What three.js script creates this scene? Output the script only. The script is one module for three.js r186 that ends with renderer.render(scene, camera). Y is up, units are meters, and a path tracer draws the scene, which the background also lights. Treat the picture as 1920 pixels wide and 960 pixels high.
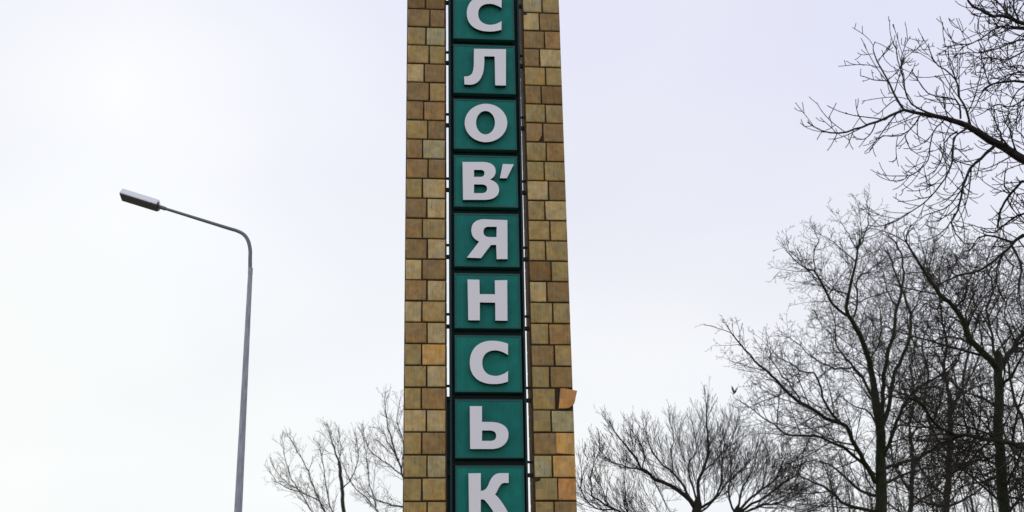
import * as THREE from 'three';
import { mergeGeometries } from 'three/addons/utils/BufferGeometryUtils.js';
import { ImprovedNoise } from 'three/addons/math/ImprovedNoise.js';

// ------------------------------------------------------------------ camera
const scene = new THREE.Scene();
const PITCH = THREE.MathUtils.degToRad(19.83), ROLL = THREE.MathUtils.degToRad(1.158), FOCAL = 2482, EYE = 1.6;
const camera = new THREE.PerspectiveCamera(2 * Math.atan(480 / FOCAL) * 180 / Math.PI, 2, 0.1, 3000);
camera.position.set(0, EYE, 0);
camera.rotation.order = 'YXZ';
camera.rotation.set(PITCH, 0, -ROLL);
camera.focus = 18.6; camera.userData.fStop = 1.8;
camera.updateMatrixWorld(true);

// a point of the photograph (1920 x 960) at a given distance into the scene
function direction(x, y) {
  return new THREE.Vector3((x - 960) / FOCAL, (480 - y) / FOCAL, -1).applyQuaternion(camera.quaternion);
}
function at(x, y, depth) {
  const d = direction(x, y);
  return d.multiplyScalar(depth / -d.z).add(camera.position);
}

// ------------------------------------------------------------------ sky and sun (overcast, sun behind thin cloud)
const noise = new ImprovedNoise();
const SUN = direction(215, 165).normalize();
const skyTexture = (() => {
  const W = 1024, H = 512, data = new Float32Array(W * H * 4), v = new THREE.Vector3();
  const ss = (a, b, x) => { const t = Math.min(1, Math.max(0, (x - a) / (b - a))); return t * t * (3 - 2 * t); };
  for (let j = 0; j < H; j++) for (let i = 0; i < W; i++) {
    const lat = ((j + .5) / H - .5) * Math.PI, lon = ((i + .5) / W - .5) * 2 * Math.PI;
    v.set(Math.cos(lat) * Math.cos(lon), Math.sin(lat), Math.cos(lat) * Math.sin(lon));
    const ang = Math.acos(Math.min(1, Math.max(-1, v.dot(SUN)))) * 180 / Math.PI;
    const el = lat * 180 / Math.PI;
    // soft cloud bands
    const q = 1 / Math.max(.18, v.y + .12);
    const c = noise.noise(v.x * q * 1.1 + 3.1, v.z * q * 1.1, 4.2) * .6 + noise.noise(v.x * q * 2.7, v.z * q * 2.7 + 9, 1.7) * .3;
    const glow = Math.exp(-ang * ang / (2 * 11 * 11)) * .07 + Math.exp(-ang / 14) * .07 + Math.exp(-ang / 4) * .05;
    const low = 1 - ss(8, 31, el);                                  // paler towards the horizon
    let r = .752 + .15 * low, g = .764 + .16 * low, b = .925 + .03 * low;
    const m = 1 + .08 * c, patch = noise.noise(v.x * 6.1 + 2, v.y * 9, v.z * 6.1) * .03 + noise.noise(v.x * 15 + 5, v.y * 24, v.z * 15) * .014;
    r = r * m + glow * .98 + patch; g = g * m + glow + patch * .9; b = b * m + glow * .3;
    const o = (j * W + i) * 4;
    data[o] = r; data[o + 1] = g; data[o + 2] = b; data[o + 3] = 1;
  }
  const t = new THREE.DataTexture(data, W, H, THREE.RGBAFormat, THREE.FloatType);
  t.mapping = THREE.EquirectangularReflectionMapping;
  t.magFilter = t.minFilter = THREE.LinearFilter;
  t.needsUpdate = true;
  return t;
})();
scene.background = skyTexture;
scene.environment = skyTexture;
const sun = new THREE.DirectionalLight(new THREE.Color(1, .96, .9), 0.6);
sun.position.copy(SUN).multiplyScalar(120);
sun.target.position.set(0, 0, -20);
sun.castShadow = true; sun.shadow.radius = 30; sun.shadow.mapSize.set(4096, 4096);
Object.assign(sun.shadow.camera, { left: -50, right: 50, top: 50, bottom: -50, near: 1, far: 260 });
scene.add(sun, sun.target);

const renderer = new THREE.WebGLRenderer({ antialias: true });
renderer.toneMapping = THREE.LinearToneMapping;
renderer.toneMappingExposure = 1.0;
renderer.shadowMap.enabled = true;

// ------------------------------------------------------------------ helpers
function rand(seed) {
  let a = seed >>> 0;
  return () => { a = (a + 0x6d2b79f5) | 0; let t = Math.imul(a ^ (a >>> 15), 1 | a); t = (t + Math.imul(t ^ (t >>> 7), 61 | t)) ^ t; return ((t ^ (t >>> 14)) >>> 0) / 4294967296; };
}
const used = {};
function numbered(name) { const n = used[name] = (used[name] ?? -1) + 1; return n ? `${name}_${String(n).padStart(3, '0')}` : name; }
function mesh(name, geometry, material, parent) {
  const m = new THREE.Mesh(geometry, material);
  m.name = name; m.castShadow = m.receiveShadow = true;
  parent.add(m);
  return m;
}
function thing(name, label, category, group) {
  const g = new THREE.Group();
  g.name = numbered(name);
  g.userData = { label, category };
  if (group) g.userData.group = group;
  scene.add(g);
  return g;
}
const lin = (r, g, b) => new THREE.Color().setRGB(r, g, b);
function noiseTexture(size, f) {
  const data = new Uint8Array(size * size * 4);
  for (let y = 0; y < size; y++) for (let x = 0; x < size; x++) {
    const c = f(x / size, y / size), o = (y * size + x) * 4;
    data[o] = c[0]; data[o + 1] = c[1]; data[o + 2] = c[2]; data[o + 3] = 255;
  }
  const t = new THREE.DataTexture(data, size, size);
  t.wrapS = t.wrapT = THREE.RepeatWrapping;
  t.magFilter = THREE.LinearFilter; t.minFilter = THREE.LinearMipmapLinearFilter; t.generateMipmaps = true;
  t.needsUpdate = true;
  return t;
}
const fbm = (x, y, z, n = 4) => { let s = 0, a = .5; for (let i = 0; i < n; i++) { s += a * noise.noise(x, y, z); x *= 2.03; y *= 2.03; z += 7.7; a *= .5; } return s; };
const box = (w, h, d, x = 0, y = 0, z = 0) => new THREE.BoxGeometry(w, h, d).translate(x, y, z);

// ------------------------------------------------------------------ ground
{
  const map = noiseTexture(512, (u, v) => {
    const n = fbm(u * 9, v * 9, 2) + .5 * fbm(u * 60, v * 60, 5);
    const k = 1 + n * .8; return [105 * k, 98 * k, 72 * k].map((q) => Math.max(0, Math.min(255, q)));
  });
  map.colorSpace = THREE.SRGBColorSpace; map.repeat.set(60, 60);
  const g = mesh('ground', new THREE.CircleGeometry(900, 96).rotateX(-Math.PI / 2), new THREE.MeshStandardMaterial({ map, roughness: 1 }), scene);
  g.userData.kind = 'structure';
}

// ------------------------------------------------------------------ the stele
const PSI = THREE.MathUtils.degToRad(5.9685);
const SX = -.3409, SZ = -17.3, H0 = .3032, Y0 = 11.4266, IN = .578, OUT = 1.14, DEPTH = .46;
const rowBottom = (i) => Y0 - (i - 1) * H0;

// glazed ceramic: cloudy mottling with vertical streaks from the glaze
function tileMap(seed) {
  return noiseTexture(256, (u, v) => {
    const cloud = fbm(u * 4 + seed, v * 4, seed) * .24;
    const streak = noise.noise(u * 42 + seed * 3, v * 2.2, seed) * .09 + noise.noise(u * 95, v * 3, seed + 4) * .05;
    const spot = Math.max(0, noise.noise(u * 17, v * 17, seed + 8) - .5) * -.9;
    const k = .92 + cloud + streak + spot, w = fbm(u * 4 + 11, v * 4, seed + 2);
    return [235 * k * (1 + w * .12), 233 * k, 230 * k * (1 - w * .3)].map((q) => Math.max(0, Math.min(255, q)));
  });
}
const tileMaps = [1.3, 5.9, 9.4].map((s) => { const t = tileMap(s); t.colorSpace = THREE.SRGBColorSpace; return t; });
const tileBump = noiseTexture(256, (u, v) => { const k = 128 + 120 * (fbm(u * 8, v * 8, 3) + .35 * noise.noise(u * 40, v * 9, 1)); return [k, k, k]; });
const TONES = {
  k: [.185, .112, .036], b: [.240, .155, .058], r: [.285, .176, .064], o: [.300, .222, .082],
  y: [.350, .240, .082], t: [.430, .322, .140], g: [.350, .300, .145], O: [.500, .250, .080], h: [.520, .310, .100],
};
const toneMaterials = {};
for (const [k, c] of Object.entries(TONES)) toneMaterials[k] = tileMaps.map((map) =>
  new THREE.MeshPhysicalMaterial({ map, color: lin(...c.map((x, n) => x * [1.92, 1.93, 2.05][n])), specularIntensity: .45, roughness: k === 'O' || k === 'h' ? .9 : .5, bumpMap: tileBump, bumpScale: .003 }));
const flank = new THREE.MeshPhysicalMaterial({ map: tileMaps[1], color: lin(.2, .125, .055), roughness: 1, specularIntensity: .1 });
const mortar = new THREE.MeshStandardMaterial({ color: lin(.055, .037, .02), roughness: 1 });
const concrete = new THREE.MeshStandardMaterial({ color: lin(.3, .29, .27), roughness: .95 });

// a tile with softened front edges, front face at z = 0, body behind
function tileGeometry(w, h, d, e, uo, vo) {
  const P = [], I = [], U = [];
  const ring = (a, b, z) => { const s = P.length / 3; for (const [x, y] of [[-a, -b], [a, -b], [a, b], [-a, b]]) { P.push(x, y, z); U.push(uo + x * 2.2, vo + y * 2.2); } return s; };
  const x = w / 2, y = h / 2;
  const quadRing = (s, t) => { for (let i = 0; i < 4; i++) { const j = (i + 1) % 4; I.push(s + i, s + j, t + j, s + i, t + j, t + i); } };
  const back = ring(x, y, -d), side = ring(x, y, -e), mid = ring(x - e * .35, y - e * .35, -e * .3), front = ring(x - e * 1.3, y - e * 1.3, 0);
  quadRing(back, side); quadRing(side, mid); quadRing(mid, front);
  I.push(front, front + 1, front + 2, front, front + 2, front + 3);
  const g = new THREE.BufferGeometry();
  g.setAttribute('position', new THREE.Float32BufferAttribute(P, 3));
  g.setAttribute('uv', new THREE.Float32BufferAttribute(U, 2));
  g.setIndex(I);
  g.computeVertexNormals();
  return g;
}
function plateGeometry(points, d, e) {                                // an odd-shaped (chipped or broken) tile
  const s = new THREE.Shape(points.map(([a, b]) => new THREE.Vector2(a, b)));
  return new THREE.ExtrudeGeometry(s, { depth: d - e, bevelEnabled: true, bevelThickness: e, bevelSize: e, bevelOffset: -e, bevelSegments: 1 }).translate(0, 0, -d);
}

const stele = thing('town_stele', 'tall stele of two ochre tiled pillars standing either side of the green letter sign', 'monument');
stele.position.set(SX, 0, SZ); stele.rotation.y = PSI;
const ROWS_TOP = -4, ROWS_END = 38;
const LEFT_SPLIT = [-871, -805, -863, -817, -886, -812, -892, -834, -905, -828, -906, -842, -904, -835, -907, -837, -905, -835, -906, -839, -909, -840, -901, -830, -895, -828];
const RIGHT_SPLIT = [872, 823, 895, 814, 892, 821, 875, 828, 870, 832, 885, 825, 887, 816, 888, 819, 894, 830, 898, 825, 897, 825, 893, 825, 886, 830];
const LEFT_TONE = 'kk bb og yo tb by br yb rg rb ot bt ro bt tb rt ty rt oh ot yr tt yb og oy yy'.split(' ');
const RIGHT_TONE = 'go tb br bt yo bk oo rb or oo tb ot yy oo ko tb oo or by ob oO og bh gh oO ob'.split(' ');
{
  const rnd = rand(77);
  const J = .021;                                                     // joint width
  for (const side of [-1, 1]) {
    const u0 = side < 0 ? -OUT : IN, u1 = side < 0 ? -IN : OUT, topY = rowBottom(ROWS_TOP - 1), lip = side < 0 ? .018 : -.014;
    const pillar = mesh('pillar', box(u1 - u0 - .016 + Math.abs(lip), topY - .01, DEPTH - .05, (u0 + u1 + lip) / 2, topY / 2, -DEPTH / 2 - .001), mortar, stele);
    const hidden = [], returns = [];
    for (let i = ROWS_TOP; i <= ROWS_END; i++) {
      const k = i >= 0 && i < 26 ? i : ((i % 26) + 26) % 26;
      const split = (side < 0 ? LEFT_SPLIT : RIGHT_SPLIT)[k] / 1000, tone = (side < 0 ? LEFT_TONE : RIGHT_TONE)[k];
      const yb = rowBottom(i), yt = yb + H0, inView = i >= -1 && i <= 27;
      [[u0, split], [split, u1]].forEach(([a, b], n) => {
        const outer = (side < 0) === (n === 0);
        const w = b - a - J, h = H0 - J, cx = (a + b) / 2 + (rnd() - .5) * .004, cy = (yb + yt) / 2 + (rnd() - .5) * .004;
        let uo = rnd() * 3, vo = rnd() * 3, dz = (rnd() - .5) * .008, roll = (rnd() - .5) * .012, tx = (rnd() - .5) * .012, ty = (rnd() - .5) * .012, pick = Math.floor(rnd() * 3);
        if (!inView) { hidden.push(tileGeometry(w, h, .024, .012, uo, vo).translate(cx, cy, dz)); return; }
        let g, x = cx, y = cy, z = dz, rz = roll, label;
        const W = w / 2, H = h / 2;
        if (side > 0 && i === 20 && n === 1) {                        // the broken piece that hangs over the edge
          g = plateGeometry([[-.088, .14], [-.02, .144], [.142, .126], [.124, .04], [.112, -.03], [.1, -.062], [.07, -.09], [.034, -.122], [-.03, -.134], [-.108, -.138], [-.098, -.02]], .024, .005);
          x = cx + .024; z = .012; rz = -.045; ty = .07; tx = -.03; label = 'broken orange tile slipped over the outer edge';
        } else if (side > 0 && i === 1 && n === 0) g = plateGeometry([[-W, -H], [W, -H], [W, H], [-W + .055, H], [-W + .05, H - .03], [-W, H - .04]], .024, .006);
        else if (side > 0 && i === 7 && n === 0) g = plateGeometry([[-W, -H], [W - .06, -H], [W - .035, -H + .035], [W - .004, -H + .1], [W, H], [-W, H]], .024, .006);
        else if (side > 0 && i === 24 && n === 0) g = plateGeometry([[-W, -H], [W, -H], [W, H], [-W + .075, H], [-W + .06, H - .035], [-W, H - .05]], .024, .006);
        else if (side > 0 && i === 22 && n === 1) g = plateGeometry([[-W - .02, -H + .01], [W, -H - .004], [W, H], [-W - .02, H], [-W - .02, 0]], .024, .006);
        else if (side > 0 && i === 21 && n === 0) g = plateGeometry([[-W, -H], [W, -H], [W, H], [-W, H]], .024, .006);
        else g = tileGeometry(w, h, .024, .013, uo, vo);
        const t = mesh('tile', g, toneMaterials[tone[n]][pick], pillar);
        t.position.set(x, y, z); t.rotation.set(tx, ty, rz);
        if (label) t.userData.label = label;
        else if (tone[n] === 'O') t.userData.label = 'bare orange tile without glaze';
      });
      // tiles on the flanks and the back of the pillar, one course each
      for (const s of [-1, 1]) {
        const x = (s < 0 ? u0 : u1) + (s === -side ? lip : 0), w = DEPTH - .06;
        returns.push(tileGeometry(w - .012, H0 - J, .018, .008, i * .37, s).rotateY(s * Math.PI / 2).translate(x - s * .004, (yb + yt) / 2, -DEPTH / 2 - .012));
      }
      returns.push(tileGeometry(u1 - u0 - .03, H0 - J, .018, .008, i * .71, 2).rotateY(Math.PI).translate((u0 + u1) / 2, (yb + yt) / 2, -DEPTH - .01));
    }
    mesh('tile_field', mergeGeometries(hidden), toneMaterials.o[0], pillar).userData.kind = 'stuff';
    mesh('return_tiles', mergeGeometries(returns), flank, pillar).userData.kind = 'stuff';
    mesh('coping', box(u1 - u0 + .04, .08, DEPTH + .05, (u0 + u1) / 2, topY + .04, -DEPTH / 2), concrete, pillar);
  }
  mesh('plinth', mergeGeometries([box(3.0, .14, 1.3, 0, .07, -.2), box(2.6, .06, .9, 0, .17, -.2)]), concrete, stele);
}

// ------------------------------------------------------------------ the sign between the pillars
const sign = thing('town_sign', 'vertical dark green sign of square panels with raised pale letters between the tiled pillars', 'sign');
sign.position.copy(stele.position); sign.rotation.copy(stele.rotation);
{
  const greenMap = noiseTexture(256, (u, v) => {
    const n = 1 + .13 * fbm(u * 5, v * 5, 6) + .05 * noise.noise(u * 22, v * 2.5, 2); return [228 * n, 228 * n, 228 * n].map((q) => Math.min(255, q));
  });
  greenMap.colorSpace = THREE.SRGBColorSpace;
  const green = new THREE.MeshPhysicalMaterial({ map: greenMap, color: lin(.01, .25, .21), roughness: .5, specularIntensity: .35 });
  const greens = [green, green.clone(), green.clone()]; greens[1].color.setRGB(.009, .235, .2); greens[2].color.setRGB(.011, .27, .222);
  const rimGreen = new THREE.MeshPhysicalMaterial({ map: greenMap, color: lin(.03, .15, .135), roughness: .5, specularIntensity: .5 });
  const steel = new THREE.MeshStandardMaterial({ color: lin(.006, .034, .036), roughness: .8 });
  const dark = new THREE.MeshStandardMaterial({ color: lin(.008, .014, .016), roughness: .8 });
  const white = new THREE.MeshPhysicalMaterial({ color: lin(.945, .93, .965), roughness: .6 });
  const letterSide = new THREE.MeshStandardMaterial({ color: lin(.006, .026, .027), roughness: .8 });

  const PATHS = {
    es: 'M0.259 0.257C0.185 0.287 0.112 0.299 0.040 0.298C-0.141 0.296 -0.262 0.182 -0.263 -0.012C-0.265 -0.197 -0.148 -0.306 0.057 -0.305C0.132 -0.305 0.197 -0.289 0.249 -0.269L0.252 -0.125C0.192 -0.168 0.141 -0.192 0.080 -0.192C-0.024 -0.193 -0.096 -0.129 -0.094 -0.011C-0.093 0.101 -0.020 0.162 0.081 0.163C0.139 0.163 0.197 0.141 0.256 0.098Z',
    el: 'M-0.162 0.291L0.309 0.300L0.298 -0.296L0.142 -0.298L0.141 0.174L-0.011 0.172C-0.012 0.024 -0.019 -0.069 -0.049 -0.147C-0.084 -0.240 -0.140 -0.296 -0.223 -0.298L-0.305 -0.298L-0.311 -0.168L-0.277 -0.167C-0.194 -0.155 -0.171 -0.089 -0.167 0.034Z',
    o: 'M0.307 -0.006C0.304 -0.174 0.165 -0.312 -0.004 -0.317C-0.172 -0.321 -0.308 -0.190 -0.307 -0.022C-0.305 0.146 -0.167 0.287 0.003 0.292C0.174 0.297 0.310 0.163 0.307 -0.006ZM0.129 -0.006C0.128 -0.109 0.066 -0.193 -0.009 -0.195C-0.084 -0.197 -0.144 -0.116 -0.143 -0.014C-0.142 0.089 -0.080 0.175 -0.005 0.177C0.071 0.179 0.131 0.097 0.129 -0.006Z',
    ve: 'M-0.342 0.257L-0.068 0.264C0.069 0.267 0.129 0.211 0.128 0.128C0.127 0.062 0.096 0.020 0.042 -0.005C0.125 -0.028 0.174 -0.084 0.173 -0.158C0.171 -0.256 0.099 -0.314 -0.045 -0.317L-0.338 -0.323ZM-0.180 0.139L-0.092 0.141C-0.047 0.142 -0.032 0.124 -0.032 0.091C-0.033 0.050 -0.056 0.033 -0.094 0.033L-0.181 0.031ZM-0.182 -0.084L-0.080 -0.082C-0.019 -0.081 0.003 -0.105 0.003 -0.145C0.002 -0.194 -0.028 -0.215 -0.081 -0.216L-0.183 -0.218Z',
    apostrophe: 'M0.232 0.240L0.389 0.238L0.286 0.021L0.187 0.018Z',
    ya: 'M0.282 0.274L0.274 -0.306L0.123 -0.309L0.119 -0.099L0.046 -0.101L-0.094 -0.298L-0.291 -0.294L-0.118 -0.054C-0.190 -0.021 -0.229 0.035 -0.225 0.120C-0.221 0.219 -0.161 0.274 -0.054 0.281ZM0.130 0.171L0.010 0.169C-0.036 0.165 -0.056 0.137 -0.057 0.094C-0.057 0.038 -0.025 0.015 0.035 0.016L0.125 0.017Z',
    en: 'M-0.284 0.279L-0.120 0.277L-0.119 0.069L0.091 0.069L0.092 0.271L0.264 0.277L0.257 -0.308L0.092 -0.307L0.093 -0.051L-0.118 -0.050L-0.121 -0.307L-0.278 -0.306Z',
    soft: 'M-0.268 0.283L-0.105 0.283L-0.107 0.070L0.025 0.070C0.176 0.060 0.244 -0.003 0.242 -0.098C0.240 -0.219 0.145 -0.288 0.020 -0.292L-0.267 -0.292ZM-0.108 -0.045L-0.002 -0.044C0.055 -0.048 0.079 -0.073 0.079 -0.115C0.078 -0.162 0.053 -0.184 -0.004 -0.184L-0.110 -0.184Z',
    ka: 'M-0.292 0.277L-0.131 0.280L-0.133 0.048C-0.086 0.048 -0.055 0.079 -0.030 0.134C0.002 0.221 0.047 0.280 0.127 0.280L0.235 0.280L0.233 0.152L0.175 0.152C0.131 0.146 0.112 0.109 0.087 0.060C0.074 0.029 0.064 0.017 0.051 0.001C0.122 -0.051 0.194 -0.185 0.256 -0.298L0.071 -0.297C0.027 -0.221 -0.039 -0.111 -0.094 -0.065L-0.135 -0.062L-0.137 -0.296L-0.289 -0.295Z',
  };
  function outline(path) {
    const subs = path.split('Z').filter(Boolean).map((s, n) => {
      const p = n ? new THREE.Path() : new THREE.Shape();
      for (const c of s.match(/[MLC][^MLC]*/g)) {
        const v = c.slice(1).trim().split(/\s+/).map(Number);
        if (c[0] === 'M') p.moveTo(v[0], v[1]); else if (c[0] === 'L') p.lineTo(v[0], v[1]); else p.bezierCurveTo(...v);
      }
      p.closePath();
      return p;
    });
    subs[0].holes = subs.slice(1);
    return subs[0];
  }
  const LETTERS = [['es'], ['el'], ['o'], ['ve', 'apostrophe'], ['ya'], ['en'], ['es'], ['soft'], ['ka']];
  const SPEAK = ['first', 'second', 'third', 'fourth', 'fifth', 'sixth', 'seventh', 'eighth', 'ninth'];
  const FR = -.015, UL = -.459, UR = .446, UC = (UL + UR) / 2, BW = UR - UL, BH = .79;
  LETTERS.forEach((list, i) => {
    const cy = 11.2095 + .4455 - .891 * i - .004;
    const g = box(BW, BH, .105, 0, 0, -.0525);
    const panel = mesh('letter_panel', g, greens[[0, 1, 0, 2, 1, 0, 2, 1, 2][i]], sign);
    panel.position.set(UC, cy, FR);
    const rw = .022, rz = .006;
    mesh('rim', mergeGeometries([
      box(BW, rw, rz, 0, BH / 2 - rw / 2, rz / 2), box(BW, rw, rz, 0, -BH / 2 + rw / 2, rz / 2),
      box(rw, BH - 2 * rw, rz, -BW / 2 + rw / 2, 0, rz / 2), box(rw, BH - 2 * rw, rz, BW / 2 - rw / 2, 0, rz / 2)]), rimGreen, panel);
    for (const key of list) {
      const geo = new THREE.ExtrudeGeometry(outline(PATHS[key]), { depth: .07, bevelEnabled: false, curveSegments: 14 });
      const l = mesh(key === 'apostrophe' ? 'apostrophe' : 'letter', geo, [white, letterSide], panel);
      l.position.set(-UC, .004, .001);
    }
  });
  // frame of two side channels and cross rails behind the panels
  const top = 11.2095 + .891 + .01, bot = 11.2095 + .891 - .891 * 9 - .04, mid = (top + bot) / 2, len = top - bot;
  for (const s of [-1, 1]) {
    const x = s < 0 ? -.527 : .511;
    const c = mesh('frame_channel', mergeGeometries([box(.026, len, .13, -s * .013, 0, -.085), box(.07, len, .012, -s * .035, 0, -.156), box(.024, len, .008, -s * .038, 0, -.146)]), steel, sign);
    c.position.set(x, mid, 0); c.rotation.z = s > 0 ? -.004 : 0;
  }
  for (let i = 0; i <= 9; i++) mesh('cross_rail', box(.98, .07, .03, -.012, 11.2095 + .891 - .891 * i - .004, -.135), dark, sign);
  mesh('back_sheet', box(.95, len - .02, .004, -.012, mid, -.166), steel, sign);
  // stays that hold the frame to the pillars, in pairs a metre apart
  for (const s of [-1, 1]) for (let i = 0; i < 8; i++) {
    const y = 12.07 - 1.01 * i - (s > 0 ? .02 : 0), w = .085;
    mesh('stay', box(w, .03, .03, s < 0 ? -.556 : .542, y, -.09), dark, sign);
    mesh('stay', box(w, .05, .05, s < 0 ? -.556 : .542, y - .175, -.09), dark, sign);
  }
  mesh('cover_strip', box(.052, 5.86 - bot, .012, -.5535, (5.86 + bot) / 2, -.11), steel, sign);
  // posts that carry the frame down to the plinth
  for (const s of [-1, 1]) mesh('post', box(.08, bot - .14, .08, s < 0 ? -.47 : .45, (bot + .14) / 2, -.14), steel, sign);
}

// ------------------------------------------------------------------ street lamp
{
  const lamp = thing('street_lamp', 'tall tapered grey street lamp with a bent arm standing left of the tiled stele', 'street lamp');
  const base = new THREE.Vector3(-3.985, 0, -19);
  lamp.position.copy(base);
  const galvanised = noiseTexture(256, (u, v) => { const n = 1 + .28 * fbm(u * 6, v * 40, 3) + .14 * fbm(u * 30, v * 160, 8); return [170 * n, 174 * n, 183 * n].map((q) => Math.min(255, q)); });
  galvanised.colorSpace = THREE.SRGBColorSpace;
  const zinc = new THREE.MeshStandardMaterial({ map: galvanised, color: lin(.98, .99, 1), roughness: .6 });
  const armGrey = new THREE.MeshStandardMaterial({ color: lin(.2, .215, .235), roughness: .55, metalness: .2 });
  const housing = new THREE.MeshStandardMaterial({ color: lin(.86, .87, .88), roughness: .5 });
  const under = new THREE.MeshStandardMaterial({ color: lin(.04, .034, .045), roughness: .5 });
  mesh('pole', new THREE.CylinderGeometry(.034, .086, 8.33, 20, 1).translate(0, 4.165, 0), zinc, lamp);
  mesh('collar', new THREE.CylinderGeometry(.0365, .0365, .1, 20).translate(0, 8.29, 0), zinc, lamp);
  mesh('base_plate', mergeGeometries([new THREE.CylinderGeometry(.2, .2, .03, 24).translate(0, .015, 0), new THREE.CylinderGeometry(.11, .13, .3, 20).translate(0, .18, 0)]), zinc, lamp);
  const rel = (x, y, dz = 0) => at(x, y, 19 + dz).sub(base);
  const tip = rel(293, 386, -.2), elbow = rel(446, 433.5, 0);
  const curve = new THREE.CatmullRomCurve3([new THREE.Vector3(0, 8.2, 0), rel(469, 485), rel(469, 468), rel(465, 451), rel(457.5, 440), elbow, elbow.clone().lerp(tip, .12), elbow.clone().lerp(tip, .5), tip], false, 'centripetal');
  const N = 60, geo = new THREE.TubeGeometry(curve, N, 1, 12, false), p = geo.attributes.position, nn = geo.attributes.normal;
  for (let i = 0; i < p.count; i++) {
    const t = Math.floor(i / 13) / N, r = .031 - .009 * t;
    p.setXYZ(i, p.getX(i) + nn.getX(i) * (r - 1), p.getY(i) + nn.getY(i) * (r - 1), p.getZ(i) + nn.getZ(i) * (r - 1));
  }
  mesh('arm', geo, armGrey, lamp);
  const head = new THREE.Group(); head.name = 'lamp_head'; lamp.add(head);
  head.position.copy(tip);
  const dir = tip.clone().sub(elbow).normalize();
  head.quaternion.setFromUnitVectors(new THREE.Vector3(-1, 0, 0), dir);
  const L = .57, W = .3;
  const prof = new THREE.Shape([[-W / 2, -.028], [W / 2, -.028], [W / 2, -.012], [W / 2 - .075, .078], [-W / 2 + .075, .078], [-W / 2, -.012]].map(([a, b]) => new THREE.Vector2(a, b)));
  mesh('housing', new THREE.ExtrudeGeometry(prof, { depth: L, bevelEnabled: true, bevelThickness: .008, bevelSize: .006, bevelOffset: -.006, bevelSegments: 2 }).rotateY(-Math.PI / 2).translate(.02, .005, 0), housing, head);
  mesh('lens', box(L - .004, .014, W - .01, -L / 2 + .02, -.0335, 0), under, head);
  mesh('end_cap', box(.018, .05, W - .03, .033, .0, 0), under, head);
  mesh('clamp', new THREE.CylinderGeometry(.032, .03, .12, 14).rotateZ(Math.PI / 2).translate(.09, 0, 0), armGrey, head);
}

// ------------------------------------------------------------------ bare trees
class Wood {
  constructor() { this.p = []; this.n = []; this.u = []; this.i = []; }
  tube(pts, rad, sides) {
    const m = pts.length, base = this.p.length / 3, t = new THREE.Vector3(), a = new THREE.Vector3(), b = new THREE.Vector3();
    let along = 0;
    for (let k = 0; k < m; k++) {
      t.subVectors(pts[Math.min(m - 1, k + 1)], pts[Math.max(0, k - 1)]).normalize();
      if (k === 0) { a.set(0, 0, 1); if (Math.abs(t.z) > .9) a.set(1, 0, 0); } else along += pts[k].distanceTo(pts[k - 1]);
      a.addScaledVector(t, -a.dot(t)).normalize(); b.crossVectors(t, a);
      for (let s = 0; s <= sides; s++) {
        const w = s / sides * Math.PI * 2, c = Math.cos(w), d = Math.sin(w);
        const x = a.x * c + b.x * d, y = a.y * c + b.y * d, z = a.z * c + b.z * d;
        this.p.push(pts[k].x + x * rad[k], pts[k].y + y * rad[k], pts[k].z + z * rad[k]);
        this.n.push(x, y, z); this.u.push(s / sides * Math.max(.1, rad[k] * 6.28), along);
      }
    }
    const q = sides + 1;
    for (let k = 0; k < m - 1; k++) for (let s = 0; s < sides; s++) {
      const o = base + k * q + s;
      this.i.push(o, o + 1, o + q, o + 1, o + q + 1, o + q);
    }
  }
  get empty() { return !this.p.length; }
  geometry() {
    const g = new THREE.BufferGeometry();
    g.setAttribute('position', new THREE.Float32BufferAttribute(this.p, 3));
    g.setAttribute('normal', new THREE.Float32BufferAttribute(this.n, 3));
    g.setAttribute('uv', new THREE.Float32BufferAttribute(this.u, 2));
    g.setIndex(this.i);
    return g;
  }
}
const barkBump = noiseTexture(256, (u, v) => { const k = 128 + 170 * (fbm(u * 14, v * 5, 9) + .4 * noise.noise(u * 40, v * 10, 1)); return [k, k, k].map((q) => Math.max(0, Math.min(255, q))); });
const barkMap = (moss) => {
  const t = noiseTexture(256, (u, v) => {
    const n = 1 + .7 * fbm(u * 10, v * 4, 5), w = Math.max(0, Math.min(1, .5 + 2 * fbm(u * 3, v * 3, 12))) * moss;
    return [150 * n * (1 - .25 * w), 140 * n * (1 + .1 * w), 130 * n * (1 - .5 * w)].map((q) => Math.max(0, Math.min(255, q)));
  });
  t.colorSpace = THREE.SRGBColorSpace; return t;
};
const plainBark = barkMap(.25), mossyBark = barkMap(1);
const barkMaterial = (c, map = plainBark) => new THREE.MeshStandardMaterial({ color: lin(...c), map, bumpMap: barkBump, bumpScale: .02, roughness: .95 });

let R = rand(1);
const spin = (v, k) => v.add(new THREE.Vector3(R() - .5, R() - .5, R() - .5).multiplyScalar(k)).normalize();
const AXIS = new THREE.Vector3();
function side(d, angle, turn) {                                       // a direction leaning off d
  AXIS.set(0, 1, 0); if (Math.abs(d.y) > .92) AXIS.set(1, 0, 0);
  const a = new THREE.Vector3().crossVectors(d, AXIS).normalize().applyAxisAngle(d, turn);
  return d.clone().applyAxisAngle(a, angle);
}
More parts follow.
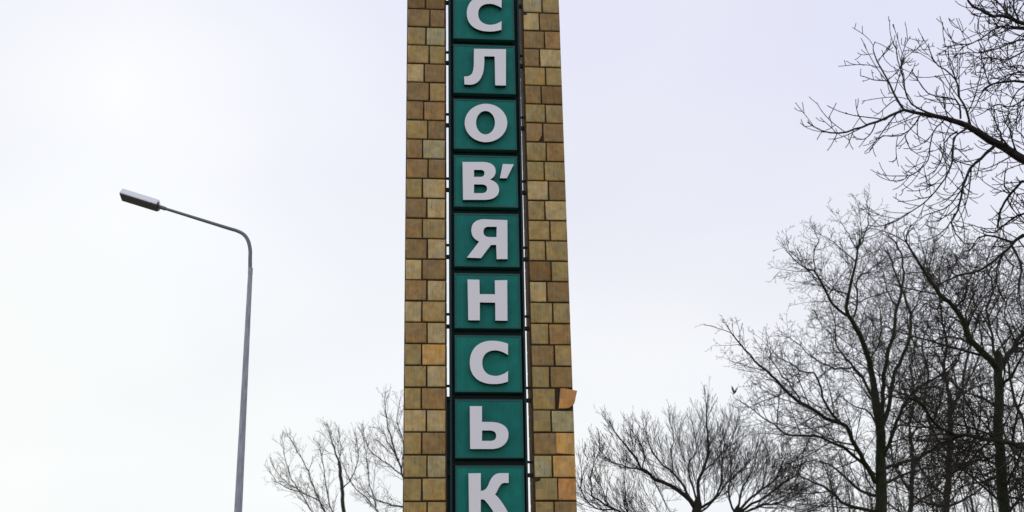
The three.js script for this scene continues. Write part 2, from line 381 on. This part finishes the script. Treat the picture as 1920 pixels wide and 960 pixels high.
// one branch and everything that grows on it
function grow(wood, from, dir, length, r, level, P) {
  const n = Math.max(3, Math.min(8, Math.round(length / P.step)));
  const bow = new THREE.Vector3(R() - .5, R() - .5, R() - .5).multiplyScalar((P.bow ?? 1) * 1.1 / n);
  const pts = [from.clone()], rad = [r], dirs = [dir.clone()], d = dir.clone(), tipR = Math.max(P.fine, r * .35);
  for (let k = 1; k <= n; k++) {
    const t = k / n;
    d.add(bow); spin(d, P.wobble * .55);
    d.y += P.up * (level === P.levels ? 1.2 : 1) * (P.hook ? (t - .35) * 1.6 : 1) / n; d.normalize();
    pts.push(pts[k - 1].clone().addScaledVector(d, length / n));
    rad.push(r + (tipR - r) * t); dirs.push(d.clone());
  }
  wood.tube(pts, rad, r > .05 ? 6 : r > .014 ? 4 : 3);
  if (level >= P.levels) return;
  sprout(wood, pts, rad, dirs, length, level + 1, P, .12);
}
function sprout(wood, pts, rad, dirs, length, level, P, start) {
  const gap = P.gap[Math.min(level, P.gap.length - 1)];
  const count = Math.round(length * (1 - start) / gap);
  let turn = R() * 6.28;
  for (let c = 0; c < count; c++) {
    const t = Math.min(.985, start + (1 - start) * (c + R()) / count), f = t * (pts.length - 1), k = Math.min(pts.length - 2, Math.floor(f)), q = f - k;
    turn += 2.4 + (R() - .5) * .9;
    const o = pts[k].clone().lerp(pts[k + 1], q), d = dirs[k].clone().lerp(dirs[k + 1], q).normalize(), rr = rad[k] + (rad[k + 1] - rad[k]) * q;
    const len = Math.min(P.max[Math.min(level, P.max.length - 1)], length * P.ratio) * (1.08 - .62 * t) * (.55 + .75 * R());
    const dd = side(d, P.angle * (.7 + .6 * R()), turn);
    if (P.flat) dd.z *= P.flat, dd.normalize();
    grow(wood, o, dd, len, Math.max(P.fine, Math.min(rr * .62, (P.thin ?? .0035) + len * (P.girth ?? .0095))), level, P);
  }
}
// limbs drawn from the photograph: [parent, depth change at the end, start width, end width, x, y, x, y ...] in photo pixels
function tree(spec) {
  R = rand(spec.seed);
  const D = spec.depth, px = D / FOCAL / Math.cos(.3), g = thing('bare_tree', spec.label, 'tree', spec.group);
  const foot = at(spec.trunk[0], spec.trunk[1], D); foot.y = 0;
  g.position.copy(foot);
  const bark = barkMaterial(spec.bark, spec.moss ? mossyBark : plainBark), twigBark = barkMaterial(spec.twig ?? spec.bark);
  const curves = [], slim = spec.slim ?? 1;
  const build = (flat, z0, z1, w0, w1, ground) => {
    const key = [];
    if (ground) key.push(new THREE.Vector3(0, -.05, 0));
    const m = flat.length / 2;
    for (let k = 0; k < m; k++) key.push(at(flat[2 * k], flat[2 * k + 1], D + z0 + (z1 - z0) * (m > 1 ? k / (m - 1) : 0)).sub(foot));
    const c = new THREE.CatmullRomCurve3(key, false, 'centripetal'), len = c.getLength(), n = Math.max(6, Math.min(60, Math.round(len / (spec.fineStep ?? .22))));
    const pts = c.getSpacedPoints(n), dirs = [], rad = [];
    for (let k = 0; k <= n; k++) {
      const t = k / n;
      rad.push((w0 + (w1 - w0) * t) * px / 2 * (ground && t < .06 ? 1 + (.06 - t) * 7 : 1));
      dirs.push(pts[Math.min(n, k + 1)].clone().sub(pts[Math.max(0, k - 1)]).normalize());
    }
    for (let k = 1; k < n; k++) pts[k].add(new THREE.Vector3(R() - .5, R() - .5, R() - .5).multiplyScalar((spec.kink ?? .05)));
    return { pts, rad, dirs, len, flat, z0, z1 };
  };
  const depthNear = (c, x, y) => {
    let best = 1e9, z = 0;
    const m = c.flat.length / 2;
    for (let k = 0; k < m - 1; k++) for (let s = 0; s <= 8; s++) {
      const q = s / 8, a = c.flat[2 * k] * (1 - q) + c.flat[2 * k + 2] * q, b = c.flat[2 * k + 1] * (1 - q) + c.flat[2 * k + 3] * q, e = (a - x) ** 2 + (b - y) ** 2;
      if (e < best) { best = e; z = c.z0 + (c.z1 - c.z0) * (k + q) / (m - 1); }
    }
    return z;
  };
  const trunk = build(spec.trunk, 0, spec.trunkLean ?? 0, spec.trunkWidth[0], spec.trunkWidth[1], true);
  const tw = new Wood(), last = trunk.pts.at(-1), tip = trunk.dirs.at(-1), rEnd = trunk.rad.at(-1);
  tw.tube([...trunk.pts, last.clone().addScaledVector(tip, rEnd * 1.2), last.clone().addScaledVector(tip, rEnd * 2.2)], [...trunk.rad, rEnd * .6, .001], 12);
  const trunkMesh = mesh('trunk', tw.geometry(), bark, g);
  const P = spec.habit;
  {
    const w = new Wood();
    if (spec.trunkTwigs) sprout(w, trunk.pts, trunk.rad, trunk.dirs, trunk.len, 0, { ...P, ...spec.trunkTwigs }, spec.trunkTwigs.from);
    if (!w.empty) mesh('twigs', w.geometry(), twigBark, trunkMesh).userData.kind = 'stuff';
  }
  for (const [parent, dz, w0, w1, ...flat] of spec.limbs) {
    const pc = parent < 0 ? trunk : curves[parent], z0 = depthNear(pc, flat[0], flat[1]);
    const c = build(flat, z0, z0 + dz * (spec.deep ?? 2), w0 * slim, w1 * slim, false);
    curves.push(c);
    const w = new Wood(); w.tube(c.pts, c.rad, w0 * px > .08 ? 8 : 6);
    const limb = mesh('limb', w.geometry(), bark, g);
    const tws = new Wood();
    sprout(tws, c.pts, c.rad, c.dirs, c.len, 1, P, spec.bareStart ?? .1);
    if (spec.tips !== 0) for (let k = 0; k < (spec.tips ?? 3); k++) grow(tws, c.pts.at(-1), spin(c.dirs.at(-1).clone(), .7), P.max[1] * (.22 + .28 * R()), Math.max(P.fine, c.rad.at(-1) * .8), 1, P);
    if (!tws.empty) mesh('twigs', tws.geometry(), twigBark, limb).userData.kind = 'stuff';
  }
  return g;
}

// the near tree reaching in from the right: long bowed limbs, hooked shoots
tree({
  seed: 11, depth: 13, deep: 1.5, slim: .8, label: 'dark bare tree reaching in at the top right with long bowed hooked branches', bark: [.06, .052, .056], fineStep: .1, kink: .01, tips: 0, bareStart: .06,
  trunk: [2130, 960, 2120, 520, 2100, 260, 2090, -60, 2080, -300], trunkWidth: [70, 34],
  habit: { levels: 2, gap: [.4, .095, .15], max: [1, .6, .2], ratio: .5, angle: .8, up: 1.1, hook: true, wobble: .16, step: .05, fine: .0042, bow: 1.5, thin: .003, girth: .011, flat: .8 },
  limbs: [
    [-1, -.5, 34, 7, 2112, 400, 2010, 340, 1920, 300, 1879, 275, 1847, 257, 1810, 234, 1773, 222, 1737, 215, 1695, 206],
    [0, -.3, 7, 2.5, 1695, 206, 1659, 222, 1617, 238, 1572, 250, 1535, 243, 1514, 229],
    [0, .3, 6, 2, 1695, 206, 1677, 179, 1663, 147, 1645, 115, 1636, 92, 1641, 78],
    [0, -.2, 5, 2, 1755, 216, 1718, 202, 1700, 183, 1694, 147, 1682, 110, 1680, 76],
    [3, .2, 3, 1.8, 1690, 128, 1692, 98, 1707, 68],
    [2, .2, 3, 1.8, 1667, 152, 1640, 150, 1613, 142],
    [0, .3, 6, 2.2, 1819, 234, 1808, 197, 1796, 178, 1796, 156, 1783, 138, 1755, 119, 1742, 92, 1741, 82],
    [6, -.2, 3, 2, 1788, 140, 1779, 112, 1778, 92],
    [0, .2, 5, 2.2, 1801, 222, 1800, 200, 1790, 186, 1768, 184, 1737, 172, 1712, 136],
    [0, -.4, 3.5, 2, 1773, 222, 1752, 245, 1744, 275, 1737, 305, 1709, 328, 1673, 330],
    [0, .2, 3.5, 2, 1796, 245, 1773, 262, 1766, 300, 1746, 326, 1723, 335],
    [0, -.5, 5, 2, 1815, 240, 1790, 257, 1785, 303, 1769, 339, 1737, 376, 1691, 408, 1654, 424, 1629, 422],
    [0, -.2, 9, 3.5, 1868, 270, 1842, 294, 1819, 316, 1806, 349, 1796, 394, 1783, 417],
    [12, -.2, 3.5, 2, 1783, 417, 1795, 442, 1812, 458, 1826, 456],
    [12, .2, 4, 2, 1812, 336, 1796, 367, 1773, 390, 1737, 402, 1722, 414],
    [12, .3, 3, 2, 1790, 400, 1776, 426, 1745, 448, 1722, 452],
    [0, .2, 4, 2, 1727, 214, 1704, 245, 1684, 257, 1655, 254, 1630, 282],
    [16, -.1, 2.5, 1.8, 1697, 252, 1702, 272, 1720, 287, 1744, 277],
    [0, .3, 6, 2, 1879, 275, 1876, 250, 1866, 230, 1864, 205],
    [0, -.3, 5, 2, 1908, 290, 1898, 262, 1892, 240, 1878, 222],
    [-1, -.8, 15, 5, 2096, 120, 2000, 80, 1920, 45, 1882, 29, 1863, 31, 1844, 22, 1823, 12, 1812, -6],
    [20, .3, 7, 3, 1990, 75, 1920, 54, 1875, 51, 1862, 36],
    [20, -.4, 5, 2, 1930, 53, 1876, 50, 1844, 69, 1823, 81, 1796, 84, 1767, 89],
    [20, -.6, 6, 2, 1985, 72, 1920, 74, 1897, 81, 1854, 96, 1830, 98, 1813, 90],
    [-1, .6, 11, 5, 2104, 250, 2010, 180, 1920, 153, 1892, 153, 1858, 158, 1844, 168],
    [24, .2, 4, 1.8, 1848, 164, 1836, 182, 1830, 198, 1816, 214],
    [24, -.3, 5, 2, 1960, 163, 1920, 136, 1894, 139, 1873, 152, 1842, 170],
    [24, .5, 4, 2, 1940, 158, 1912, 122, 1890, 130, 1870, 108],
    [24, .3, 3, 2, 1856, 158, 1845, 132, 1839, 100],
    [20, .2, 5, 2, 1890, 31, 1884, 5, 1890, -30],
    [20, .2, 6, 2, 1910, 40, 1900, 10, 1912, -40],
    [-1, .4, 10, 5, 2116, 470, 2000, 390, 1920, 339, 1902, 356, 1887, 375, 1875, 399, 1870, 428],
    [31, -.3, 4, 2, 1896, 364, 1884, 350, 1884, 330, 1886, 315],
    [-1, -.3, 11, 4, 2118, 560, 2010, 470, 1920, 440, 1896, 461, 1860, 492, 1829, 510, 1790, 519, 1757, 537],
    [33, .3, 6, 2, 1900, 455, 1866, 443, 1835, 444, 1822, 465, 1806, 488],
    [33, .3, 8, 3, 2000, 468, 1930, 400, 1890, 415, 1862, 437, 1838, 430],
    [33, -.3, 6, 2.5, 1898, 462, 1914, 495, 1910, 545, 1916, 590],
    [0, .3, 4, 2, 1935, 305, 1922, 262, 1906, 240, 1908, 205],
    [24, -.5, 5, 2, 1980, 170, 1925, 186, 1895, 200, 1872, 196, 1850, 206],
    [24, .5, 4, 2, 1930, 154, 1905, 175, 1890, 210, 1895, 235],
    [20, .6, 5, 2, 1960, 62, 1915, 100, 1880, 112, 1850, 108, 1826, 118],
    [20, -.6, 5, 2, 1900, 36, 1870, 2, 1850, -20],
    [20, .4, 5, 2, 1940, 53, 1925, 20, 1928, -20],
    [33, -.5, 5, 2, 1960, 452, 1935, 420, 1928, 380, 1915, 365],
    [33, .5, 4, 2, 1880, 474, 1868, 510, 1872, 545, 1888, 570],
  ],
});

// the tall tree with the spreading crown
tree({
  seed: 23, depth: 34, slim: .85, label: 'tallest bare tree with a wide open crown and upright forked trunk right of the stele', bark: [.085, .08, .066], twig: [.11, .105, .1], moss: true,
  trunk: [1656, 990, 1653, 957, 1651, 881, 1653, 821, 1645, 776, 1640, 736], trunkWidth: [36, 15], trunkTwigs: { from: .55, gap: [.5, .35, .3] },
  habit: { levels: 4, gap: [.6, .2, .145, .115, .13], max: [2, 1.6, 1, .55, .3], ratio: .53, angle: .85, up: .22, wobble: .34, step: .13, fine: .0042, girth: .0085, thin: .003 },
  limbs: [
    [-1, -.6, 15, 4, 1640, 736, 1633, 688, 1626, 660, 1616, 637, 1604, 613, 1592, 594, 1587, 573, 1590, 552, 1601, 510, 1607, 486, 1608, 468],
    [0, .6, 4, 1.5, 1608, 468, 1622, 440, 1629, 404, 1625, 378],
    [0, -.7, 7, 2, 1592, 594, 1561, 570, 1543, 537, 1528, 510, 1507, 501, 1483, 480],
    [2, .4, 3, 1.5, 1528, 510, 1528, 470, 1537, 452, 1528, 436],
    [0, -1, 4, 1.5, 1590, 552, 1555, 541, 1537, 525],
    [0, .8, 5, 2, 1601, 594, 1608, 561, 1608, 525, 1631, 507, 1650, 492],
    [0, .3, 3, 1.2, 1606, 492, 1585, 474, 1560, 452, 1545, 444],
    [0, -.4, 3, 1.2, 1608, 468, 1595, 445, 1582, 424],
    [-1, .8, 11, 4, 1653, 821, 1654, 770, 1662, 672, 1675, 628, 1680, 585, 1690, 549, 1693, 513, 1690, 480, 1680, 455],
    [-1, 1.2, 10, 4, 1653, 815, 1669, 745, 1678, 700, 1693, 667, 1705, 631, 1708, 591, 1693, 549, 1680, 515, 1668, 480],
    [9, .6, 4, 1.5, 1707, 600, 1722, 560, 1740, 520, 1745, 480],
    [-1, -1.6, 11, 2.5, 1641, 905, 1622, 869, 1601, 830, 1586, 800, 1546, 782, 1507, 758, 1477, 736, 1456, 712, 1432, 691, 1407, 667, 1389, 649, 1371, 624],
    [11, -.6, 6, 2, 1580, 797, 1561, 776, 1546, 752, 1534, 715, 1528, 700, 1504, 697, 1483, 682, 1462, 672],
    [11, .5, 3.5, 1.5, 1501, 752, 1483, 721, 1462, 700, 1447, 670, 1440, 650],
    [-1, -.8, 8, 2, 1640, 890, 1598, 852, 1561, 830, 1537, 818, 1492, 817, 1465, 809, 1453, 797, 1432, 785, 1407, 764],
    [11, .6, 4, 1.5, 1600, 834, 1560, 824, 1537, 812, 1510, 798, 1489, 784],
    [14, -.5, 3, 1.3, 1457, 803, 1458, 770, 1462, 738],
    [-1, .5, 7, 2, 1641, 930, 1613, 921, 1592, 900, 1561, 875, 1531, 863, 1512, 866],
    [-1, -1, 8, 2, 1640, 960, 1586, 945, 1561, 924, 1531, 906, 1507, 897, 1490, 880],
    [-1, .9, 7, 2, 1636, 745, 1616, 706, 1601, 688, 1583, 668, 1568, 643, 1565, 600, 1558, 580],
    [19, -.7, 4, 1.5, 1601, 688, 1568, 691, 1543, 682, 1519, 668, 1501, 649, 1489, 640, 1480, 632],
    [19, .6, 3, 1.5, 1567, 640, 1545, 615, 1535, 600],
    [-1, -1.2, 9, 3, 1655, 860, 1669, 827, 1684, 782, 1700, 751, 1720, 730, 1766, 703, 1787, 688, 1800, 660],
    [22, .5, 5, 2, 1692, 766, 1720, 745, 1748, 770, 1760, 800],
    [22, -.5, 4, 2, 1722, 728, 1760, 726, 1800, 735, 1830, 725],
    [-1, .6, 8, 3, 1656, 880, 1690, 868, 1720, 860, 1763, 833, 1799, 824, 1830, 830],
    [-1, 1.4, 7, 2, 1655, 910, 1690, 890, 1730, 880, 1765, 850],
    [0, 1, 4, 1.5, 1630, 676, 1650, 640, 1652, 600, 1646, 560],
    [8, .6, 4, 1.5, 1682, 580, 1664, 545, 1655, 510, 1640, 480],
    [-1, -.5, 5, 1.5, 1648, 800, 1625, 770, 1600, 760, 1575, 740],
  ],
});

// the mossy tree at the right edge
tree({
  seed: 37, depth: 27, slim: .72, label: 'mossy dark bare tree with a level green branch at the lower right edge', bark: [.075, .078, .05], twig: [.105, .095, .085], moss: true,
  trunk: [1886, 1010, 1884, 960, 1880, 900, 1872, 815, 1874, 740, 1872, 670], trunkWidth: [30, 15], trunkTwigs: { from: .42, gap: [.2, .24, .16, .12] },
  habit: { levels: 4, gap: [.2, .165, .14, .125, .18], max: [2.6, 1.9, 1.1, .6, .34], ratio: .55, angle: .85, up: .12, wobble: .3, step: .12, fine: .0038, girth: .012, bow: 2, thin: .003 },
  limbs: [
    [-1, -.5, 20, 5, 1872, 694, 1856, 675, 1841, 660, 1814, 625, 1799, 588, 1766, 558, 1751, 537, 1727, 501, 1711, 477, 1700, 455],
    [-1, .7, 17, 4, 1872, 694, 1893, 662, 1914, 631, 1935, 600, 1945, 560],
    [-1, -1, 12, 6, 1935, 842, 1905, 834, 1893, 830, 1856, 824, 1811, 818, 1766, 806, 1748, 785, 1730, 760, 1712, 748],
    [2, .6, 6, 2, 1800, 818, 1763, 833, 1720, 858, 1700, 868],
    [0, .6, 6, 2, 1818, 631, 1812, 590, 1822, 555, 1826, 520, 1834, 480],
    [0, -.6, 5, 2, 1790, 580, 1808, 560, 1815, 530, 1800, 500],
    [-1, .9, 8, 3, 1872, 690, 1858, 620, 1850, 580, 1862, 540, 1850, 500, 1855, 470],
    [-1, -.7, 8, 3, 1874, 730, 1900, 700, 1915, 670, 1930, 650],
    [-1, .4, 7, 2, 1873, 770, 1840, 745, 1810, 735, 1780, 738, 1750, 720],
    [-1, -.8, 7, 2, 1875, 850, 1850, 860, 1810, 870, 1770, 880, 1740, 900],
    [-1, .8, 7, 2, 1880, 890, 1850, 900, 1810, 910, 1770, 930],
    [-1, .6, 8, 3, 1882, 930, 1915, 900, 1940, 880],
    [0, .8, 5, 2, 1770, 560, 1755, 580, 1735, 570, 1715, 590],
    [0, .4, 4, 2, 1752, 538, 1740, 500, 1752, 465, 1748, 440],
    [4, .4, 4, 2, 1820, 545, 1845, 520, 1870, 500, 1880, 480],
    [1, -.4, 5, 2, 1905, 645, 1890, 610, 1885, 575, 1900, 545],
    [2, -.5, 5, 2, 1840, 822, 1820, 790, 1800, 780, 1780, 755],
    [2, .7, 5, 2, 1860, 826, 1850, 780, 1835, 760, 1820, 720],
  ],
});
// a tree standing behind those two
tree({
  seed: 41, depth: 40, slim: .85, label: 'bare tree half hidden behind the mossy tree, between it and the tallest tree', bark: [.1, .095, .088],
  trunk: [1775, 1010, 1774, 960, 1778, 890, 1782, 820, 1780, 740], trunkWidth: [20, 9], trunkTwigs: { from: .5, gap: [.35, .3, .25] },
  habit: { levels: 4, gap: [.3, .22, .175, .16, .2], max: [2.6, 2.1, 1.05, .55, .3], ratio: .5, angle: .8, up: .25, wobble: .3, step: .15, fine: .0046, girth: .011, bow: 1.8 },
  limbs: [
    [-1, -1, 8, 2, 1780, 745, 1770, 690, 1775, 640, 1765, 590, 1760, 540, 1765, 490],
    [-1, 1, 8, 2, 1781, 780, 1805, 720, 1815, 660, 1830, 610, 1850, 560],
    [-1, -1, 7, 2, 1779, 850, 1750, 810, 1735, 760, 1740, 700, 1730, 650, 1740, 600],
    [-1, 1, 7, 2, 1777, 900, 1810, 860, 1835, 800, 1840, 740, 1838, 690],
    [-1, .5, 6, 2, 1776, 930, 1740, 900, 1715, 850, 1705, 800],
    [-1, -.5, 6, 2, 1775, 950, 1730, 940, 1700, 915, 1685, 880],
    [-1, .9, 6, 2, 1775, 950, 1820, 930, 1860, 900, 1900, 870],
  ],
});

// two more crowns behind, at the edge of the picture
tree({
  seed: 43, depth: 45, slim: .85, label: 'bare tree at the far right edge, standing behind the level mossy branch', bark: [.1, .095, .088],
  trunk: [1936, 1010, 1934, 960, 1928, 890, 1922, 800], trunkWidth: [18, 9], trunkTwigs: { from: .5, gap: [.3, .25, .2] },
  habit: { levels: 4, gap: [.3, .22, .175, .16, .2], max: [2.6, 2, 1.1, .6, .32], ratio: .5, angle: .75, up: .25, wobble: .38, step: .16, fine: .0046 },
  limbs: [
    [-1, -1, 8, 2, 1922, 800, 1900, 740, 1890, 680, 1870, 620, 1872, 560],
    [-1, 1, 8, 2, 1922, 800, 1935, 720, 1925, 640, 1930, 560, 1915, 500],
    [-1, 1, 7, 2, 1926, 870, 1890, 830, 1870, 770, 1840, 720],
    [-1, -1, 7, 2, 1930, 920, 1880, 880, 1840, 850, 1810, 790],
    [-1, .5, 6, 2, 1932, 940, 1890, 930, 1840, 900, 1800, 880],
  ],
});
tree({
  seed: 47, depth: 48, slim: .85, label: 'bare tree low behind the trunk of the tallest tree, to its right', bark: [.1, .095, .088],
  trunk: [1706, 1030, 1706, 980, 1708, 930, 1712, 860], trunkWidth: [15, 8], trunkTwigs: { from: .5, gap: [.3, .25, .2] },
  habit: { levels: 4, gap: [.3, .22, .175, .16, .2], max: [2.6, 2, 1.1, .6, .32], ratio: .5, angle: .75, up: .3, wobble: .36, step: .17, fine: .0046 },
  limbs: [
    [-1, -1, 7, 2, 1712, 860, 1705, 800, 1715, 740, 1708, 690, 1718, 640],
    [-1, 1, 6, 2, 1711, 880, 1740, 830, 1755, 770, 1765, 720],
    [-1, -1, 6, 2, 1709, 920, 1680, 880, 1670, 830, 1675, 780],
    [-1, 1, 6, 2, 1707, 950, 1750, 920, 1780, 870, 1800, 840],
    [-1, .5, 5, 2, 1706, 970, 1660, 940, 1630, 905, 1620, 870],
  ],
});
// the mass of thin stems low down behind them
{
  R = rand(83);
  const w = new Wood(), P = { levels: 2, gap: [.4, .26, .26], max: [2.2, 1.5, .7], ratio: .4, angle: .6, up: .4, wobble: .3, step: .3, fine: .0065, girth: .008 };
  for (let k = 0; k < 80; k++) {
    const q = k / 79, x = 1560 + 460 * q + (R() - .5) * 20, d = 52 + 14 * R(), foot = at(x, 960, d), top = at(x, 905 - 75 * q + (R() - .5) * 90, d);
    foot.y = 0;
    const h = top.y, n = 9, pts = [], rad = [], dirs = [], lean = new THREE.Vector3((R() - .5) * 1.6, 0, (R() - .5) * 1.6);
    for (let j = 0; j <= n; j++) { const t = j / n; pts.push(new THREE.Vector3(foot.x + lean.x * t * t + (R() - .5) * .12, h * t, foot.z + lean.z * t * t)); rad.push(.07 * (1 - t) + .012); }
    for (let j = 0; j <= n; j++) dirs.push(pts[Math.min(n, j + 1)].clone().sub(pts[Math.max(0, j - 1)]).normalize());
    w.tube(pts, rad, 5);
    sprout(w, pts, rad, dirs, h, 0, { ...P, ratio: .2 }, .62);
  }
  const m = mesh('thicket', w.geometry(), barkMaterial([.11, .1, .09]), scene);
  m.userData = { kind: 'stuff', label: 'far mass of thin bare stems low behind the trees at the right', category: 'thicket' };
}

// low brushy trees right of the stele
tree({
  seed: 53, depth: 31, slim: .72, label: 'low bushy bare tree with a fan of upright twigs just right of the stele', bark: [.085, .08, .076], twig: [.13, .125, .125],
  trunk: [1304, 1040, 1305, 985, 1308, 945], trunkWidth: [26, 16],
  habit: { levels: 4, gap: [.5, .11, .13, .15, .24], max: [1.5, 1.25, .8, .45, .3], ratio: .6, angle: .5, up: .6, bow: .5, wobble: .14, step: .15, fine: .0032, girth: .006, thin: .002 },
  limbs: [
    [-1, .4, 10, 2.5, 1308, 948, 1311, 898, 1322, 874, 1328, 838, 1325, 788, 1325, 758],
    [-1, -.5, 13, 2, 1305, 955, 1288, 931, 1267, 914, 1233, 900, 1221, 890, 1200, 874, 1183, 845, 1164, 823, 1152, 808],
    [-1, .7, 8, 2, 1300, 950, 1288, 922, 1272, 895, 1248, 876, 1224, 852, 1214, 825, 1209, 805],
    [1, -.5, 5, 1.6, 1221, 890, 1195, 881, 1171, 874, 1140, 862, 1126, 845],
    [1, .4, 4, 1.6, 1226, 893, 1233, 917, 1245, 941, 1259, 965],
    [-1, -.6, 7, 2, 1310, 955, 1339, 934, 1351, 912, 1355, 874, 1352, 835],
    [-1, .5, 6, 2, 1308, 945, 1295, 900, 1292, 870, 1305, 845, 1300, 800],
    [-1, -.9, 9, 1.6, 1303, 990, 1230, 985, 1157, 958, 1137, 946, 1111, 931, 1109, 898, 1110, 874, 1118, 858],
    [7, .3, 3, 1.5, 1140, 948, 1128, 915, 1118, 900],
    [-1, .6, 5, 1.6, 1303, 1000, 1200, 990, 1175, 960, 1173, 920, 1172, 882],
    [-1, .8, 6, 1.6, 1306, 970, 1345, 930, 1380, 888, 1410, 863, 1420, 835],
    [0, .6, 4, 1.5, 1318, 884, 1345, 860, 1372, 830, 1378, 805],
    [2, .4, 4, 1.5, 1262, 885, 1258, 850, 1262, 820, 1255, 790],
    [1, .5, 4, 1.5, 1205, 878, 1210, 850, 1190, 815],
    [7, -.4, 4, 1.5, 1150, 955, 1110, 950, 1092, 920, 1090, 880],
  ],
});
tree({
  seed: 59, depth: 36, slim: .72, label: 'low bare tree with slanting branches between the bushy tree and the tallest tree', bark: [.085, .08, .076], twig: [.13, .125, .125],
  trunk: [1376, 1050, 1378, 1000, 1382, 962], trunkWidth: [22, 15],
  habit: { levels: 4, gap: [.5, .115, .13, .16, .24], max: [1.5, 1.2, .8, .48, .3], ratio: .6, angle: .55, up: .5, bow: .6, wobble: .16, step: .16, fine: .0036, girth: .0065, thin: .003 },
  limbs: [
    [-1, .5, 7, 2, 1382, 960, 1416, 927, 1456, 894, 1470, 860, 1475, 840],
    [-1, -.6, 7, 2, 1384, 962, 1441, 927, 1477, 900, 1498, 882, 1505, 850],
    [-1, .9, 5, 1.5, 1390, 962, 1440, 942, 1490, 920, 1520, 905],
    [-1, -.3, 4, 1.5, 1390, 965, 1450, 945, 1500, 955, 1570, 945],
    [-1, -.4, 6, 2, 1380, 965, 1365, 930, 1372, 890, 1368, 850],
    [-1, .4, 6, 2, 1381, 962, 1392, 915, 1412, 880, 1420, 845],
    [0, .3, 4, 1.5, 1430, 915, 1435, 880, 1440, 850, 1430, 825],
    [-1, -.6, 6, 2, 1379, 985, 1430, 985, 1520, 960, 1560, 935, 1575, 905],
  ],
});

// thin far trees between the lamp and the stele
tree({
  seed: 61, depth: 46, slim: .78, label: 'slender grey bare tree with upright stems between the street lamp and the stele', bark: [.17, .165, .165], twig: [.27, .265, .27],
  trunk: [646, 1080, 646, 1020, 645, 960, 641, 922, 636, 868], trunkWidth: [12, 6],
  habit: { levels: 4, gap: [.8, .19, .18, .18, .2], max: [1.6, 1.15, .85, .55, .34], ratio: .55, angle: .55, up: .3, wobble: .24, step: .18, fine: .0036, girth: .006 },
  limbs: [
    [-1, .6, 5, 1.6, 636, 870, 628, 846, 620, 822, 614, 798],
    [-1, -.6, 3, 1.4, 641, 918, 660, 895, 671, 863, 668, 822],
    [-1, -.8, 4, 1.4, 645, 1000, 720, 985, 709, 960, 693, 941, 663, 909, 638, 862, 634, 830],
    [2, .5, 3, 1.3, 705, 950, 691, 895, 684, 835, 680, 815],
    [-1, .7, 5, 1.4, 646, 1010, 609, 960, 590, 917, 573, 873, 544, 822],
    [-1, -.7, 4, 1.4, 645, 1000, 617, 944, 609, 895, 603, 852, 600, 836],
    [-1, .4, 4, 1.4, 646, 1030, 587, 960, 563, 925, 544, 892, 533, 852, 530, 830],
    [4, .5, 3, 1.3, 600, 941, 557, 917, 532, 900, 514, 876],
    [6, -.5, 2.5, 1.3, 560, 922, 522, 906, 508, 888],
    [0, .3, 2.5, 1.3, 634, 866, 640, 840, 636, 815],
  ],
});
tree({
  seed: 67, depth: 44, slim: .78, label: 'pale bare tree partly hidden behind the left edge of the stele', bark: [.15, .15, .155], twig: [.25, .25, .26],
  trunk: [800, 1080, 796, 1020, 788, 960, 776, 930], trunkWidth: [13, 8],
  habit: { levels: 4, gap: [.8, .18, .17, .18, .2], max: [1.6, 1.15, .85, .55, .34], ratio: .55, angle: .6, up: .3, wobble: .26, step: .18, fine: .0036, girth: .006 },
  limbs: [
    [-1, .4, 6, 1.5, 776, 930, 755, 890, 744, 854, 728, 800, 722, 765, 722, 740],
    [0, -.5, 3.5, 1.3, 747, 862, 736, 844, 722, 818, 712, 804],
    [0, .6, 3.5, 1.3, 757, 894, 725, 868, 693, 844, 682, 808],
    [-1, .7, 5, 1.5, 785, 955, 730, 945, 700, 935, 690, 925],
    [0, .5, 3.5, 1.3, 752, 885, 757, 830, 745, 790, 750, 750],
    [-1, .4, 5, 1.5, 778, 932, 790, 880, 800, 840, 795, 800],
  ],
});

// ------------------------------------------------------------------ a bird
{
  const bird = thing('bird', 'tiny dark bird with raised wings in the pale sky left of the tallest bare tree', 'bird');
  bird.position.copy(at(1377, 736, 40));
  const plumage = new THREE.MeshStandardMaterial({ color: lin(.03, .03, .034), roughness: .9 });
  const prof = [[.002, -.11], [.016, -.105], [.014, -.06], [.03, -.02], [.034, .02], [.026, .055], [.021, .07], [.02, .085], [.01, .1], [.002, .115]].map(([a, b]) => new THREE.Vector2(a, b));
  mesh('body', new THREE.LatheGeometry(prof, 10).rotateX(Math.PI / 2 - .3).rotateY(.5), plumage, bird);
  for (const s of [-1, 1]) {
    const w = new THREE.Shape([[0, -.04], [.06, -.055], [.14, -.045], [.2, -.01], [.13, .025], [.06, .035], [0, .03]].map(([a, b]) => new THREE.Vector2(a, b)));
    const g = new THREE.ExtrudeGeometry(w, { depth: .008, bevelEnabled: true, bevelThickness: .003, bevelSize: .003, bevelSegments: 1 }).rotateX(-Math.PI / 2);
    if (s < 0) g.rotateY(Math.PI);
    g.rotateZ(s * (s < 0 ? 1.25 : .95)).rotateY(.5).translate(s * .015, .015, 0);
    mesh('wing', g, plumage, bird);
  }
}

renderer.render(scene, camera);
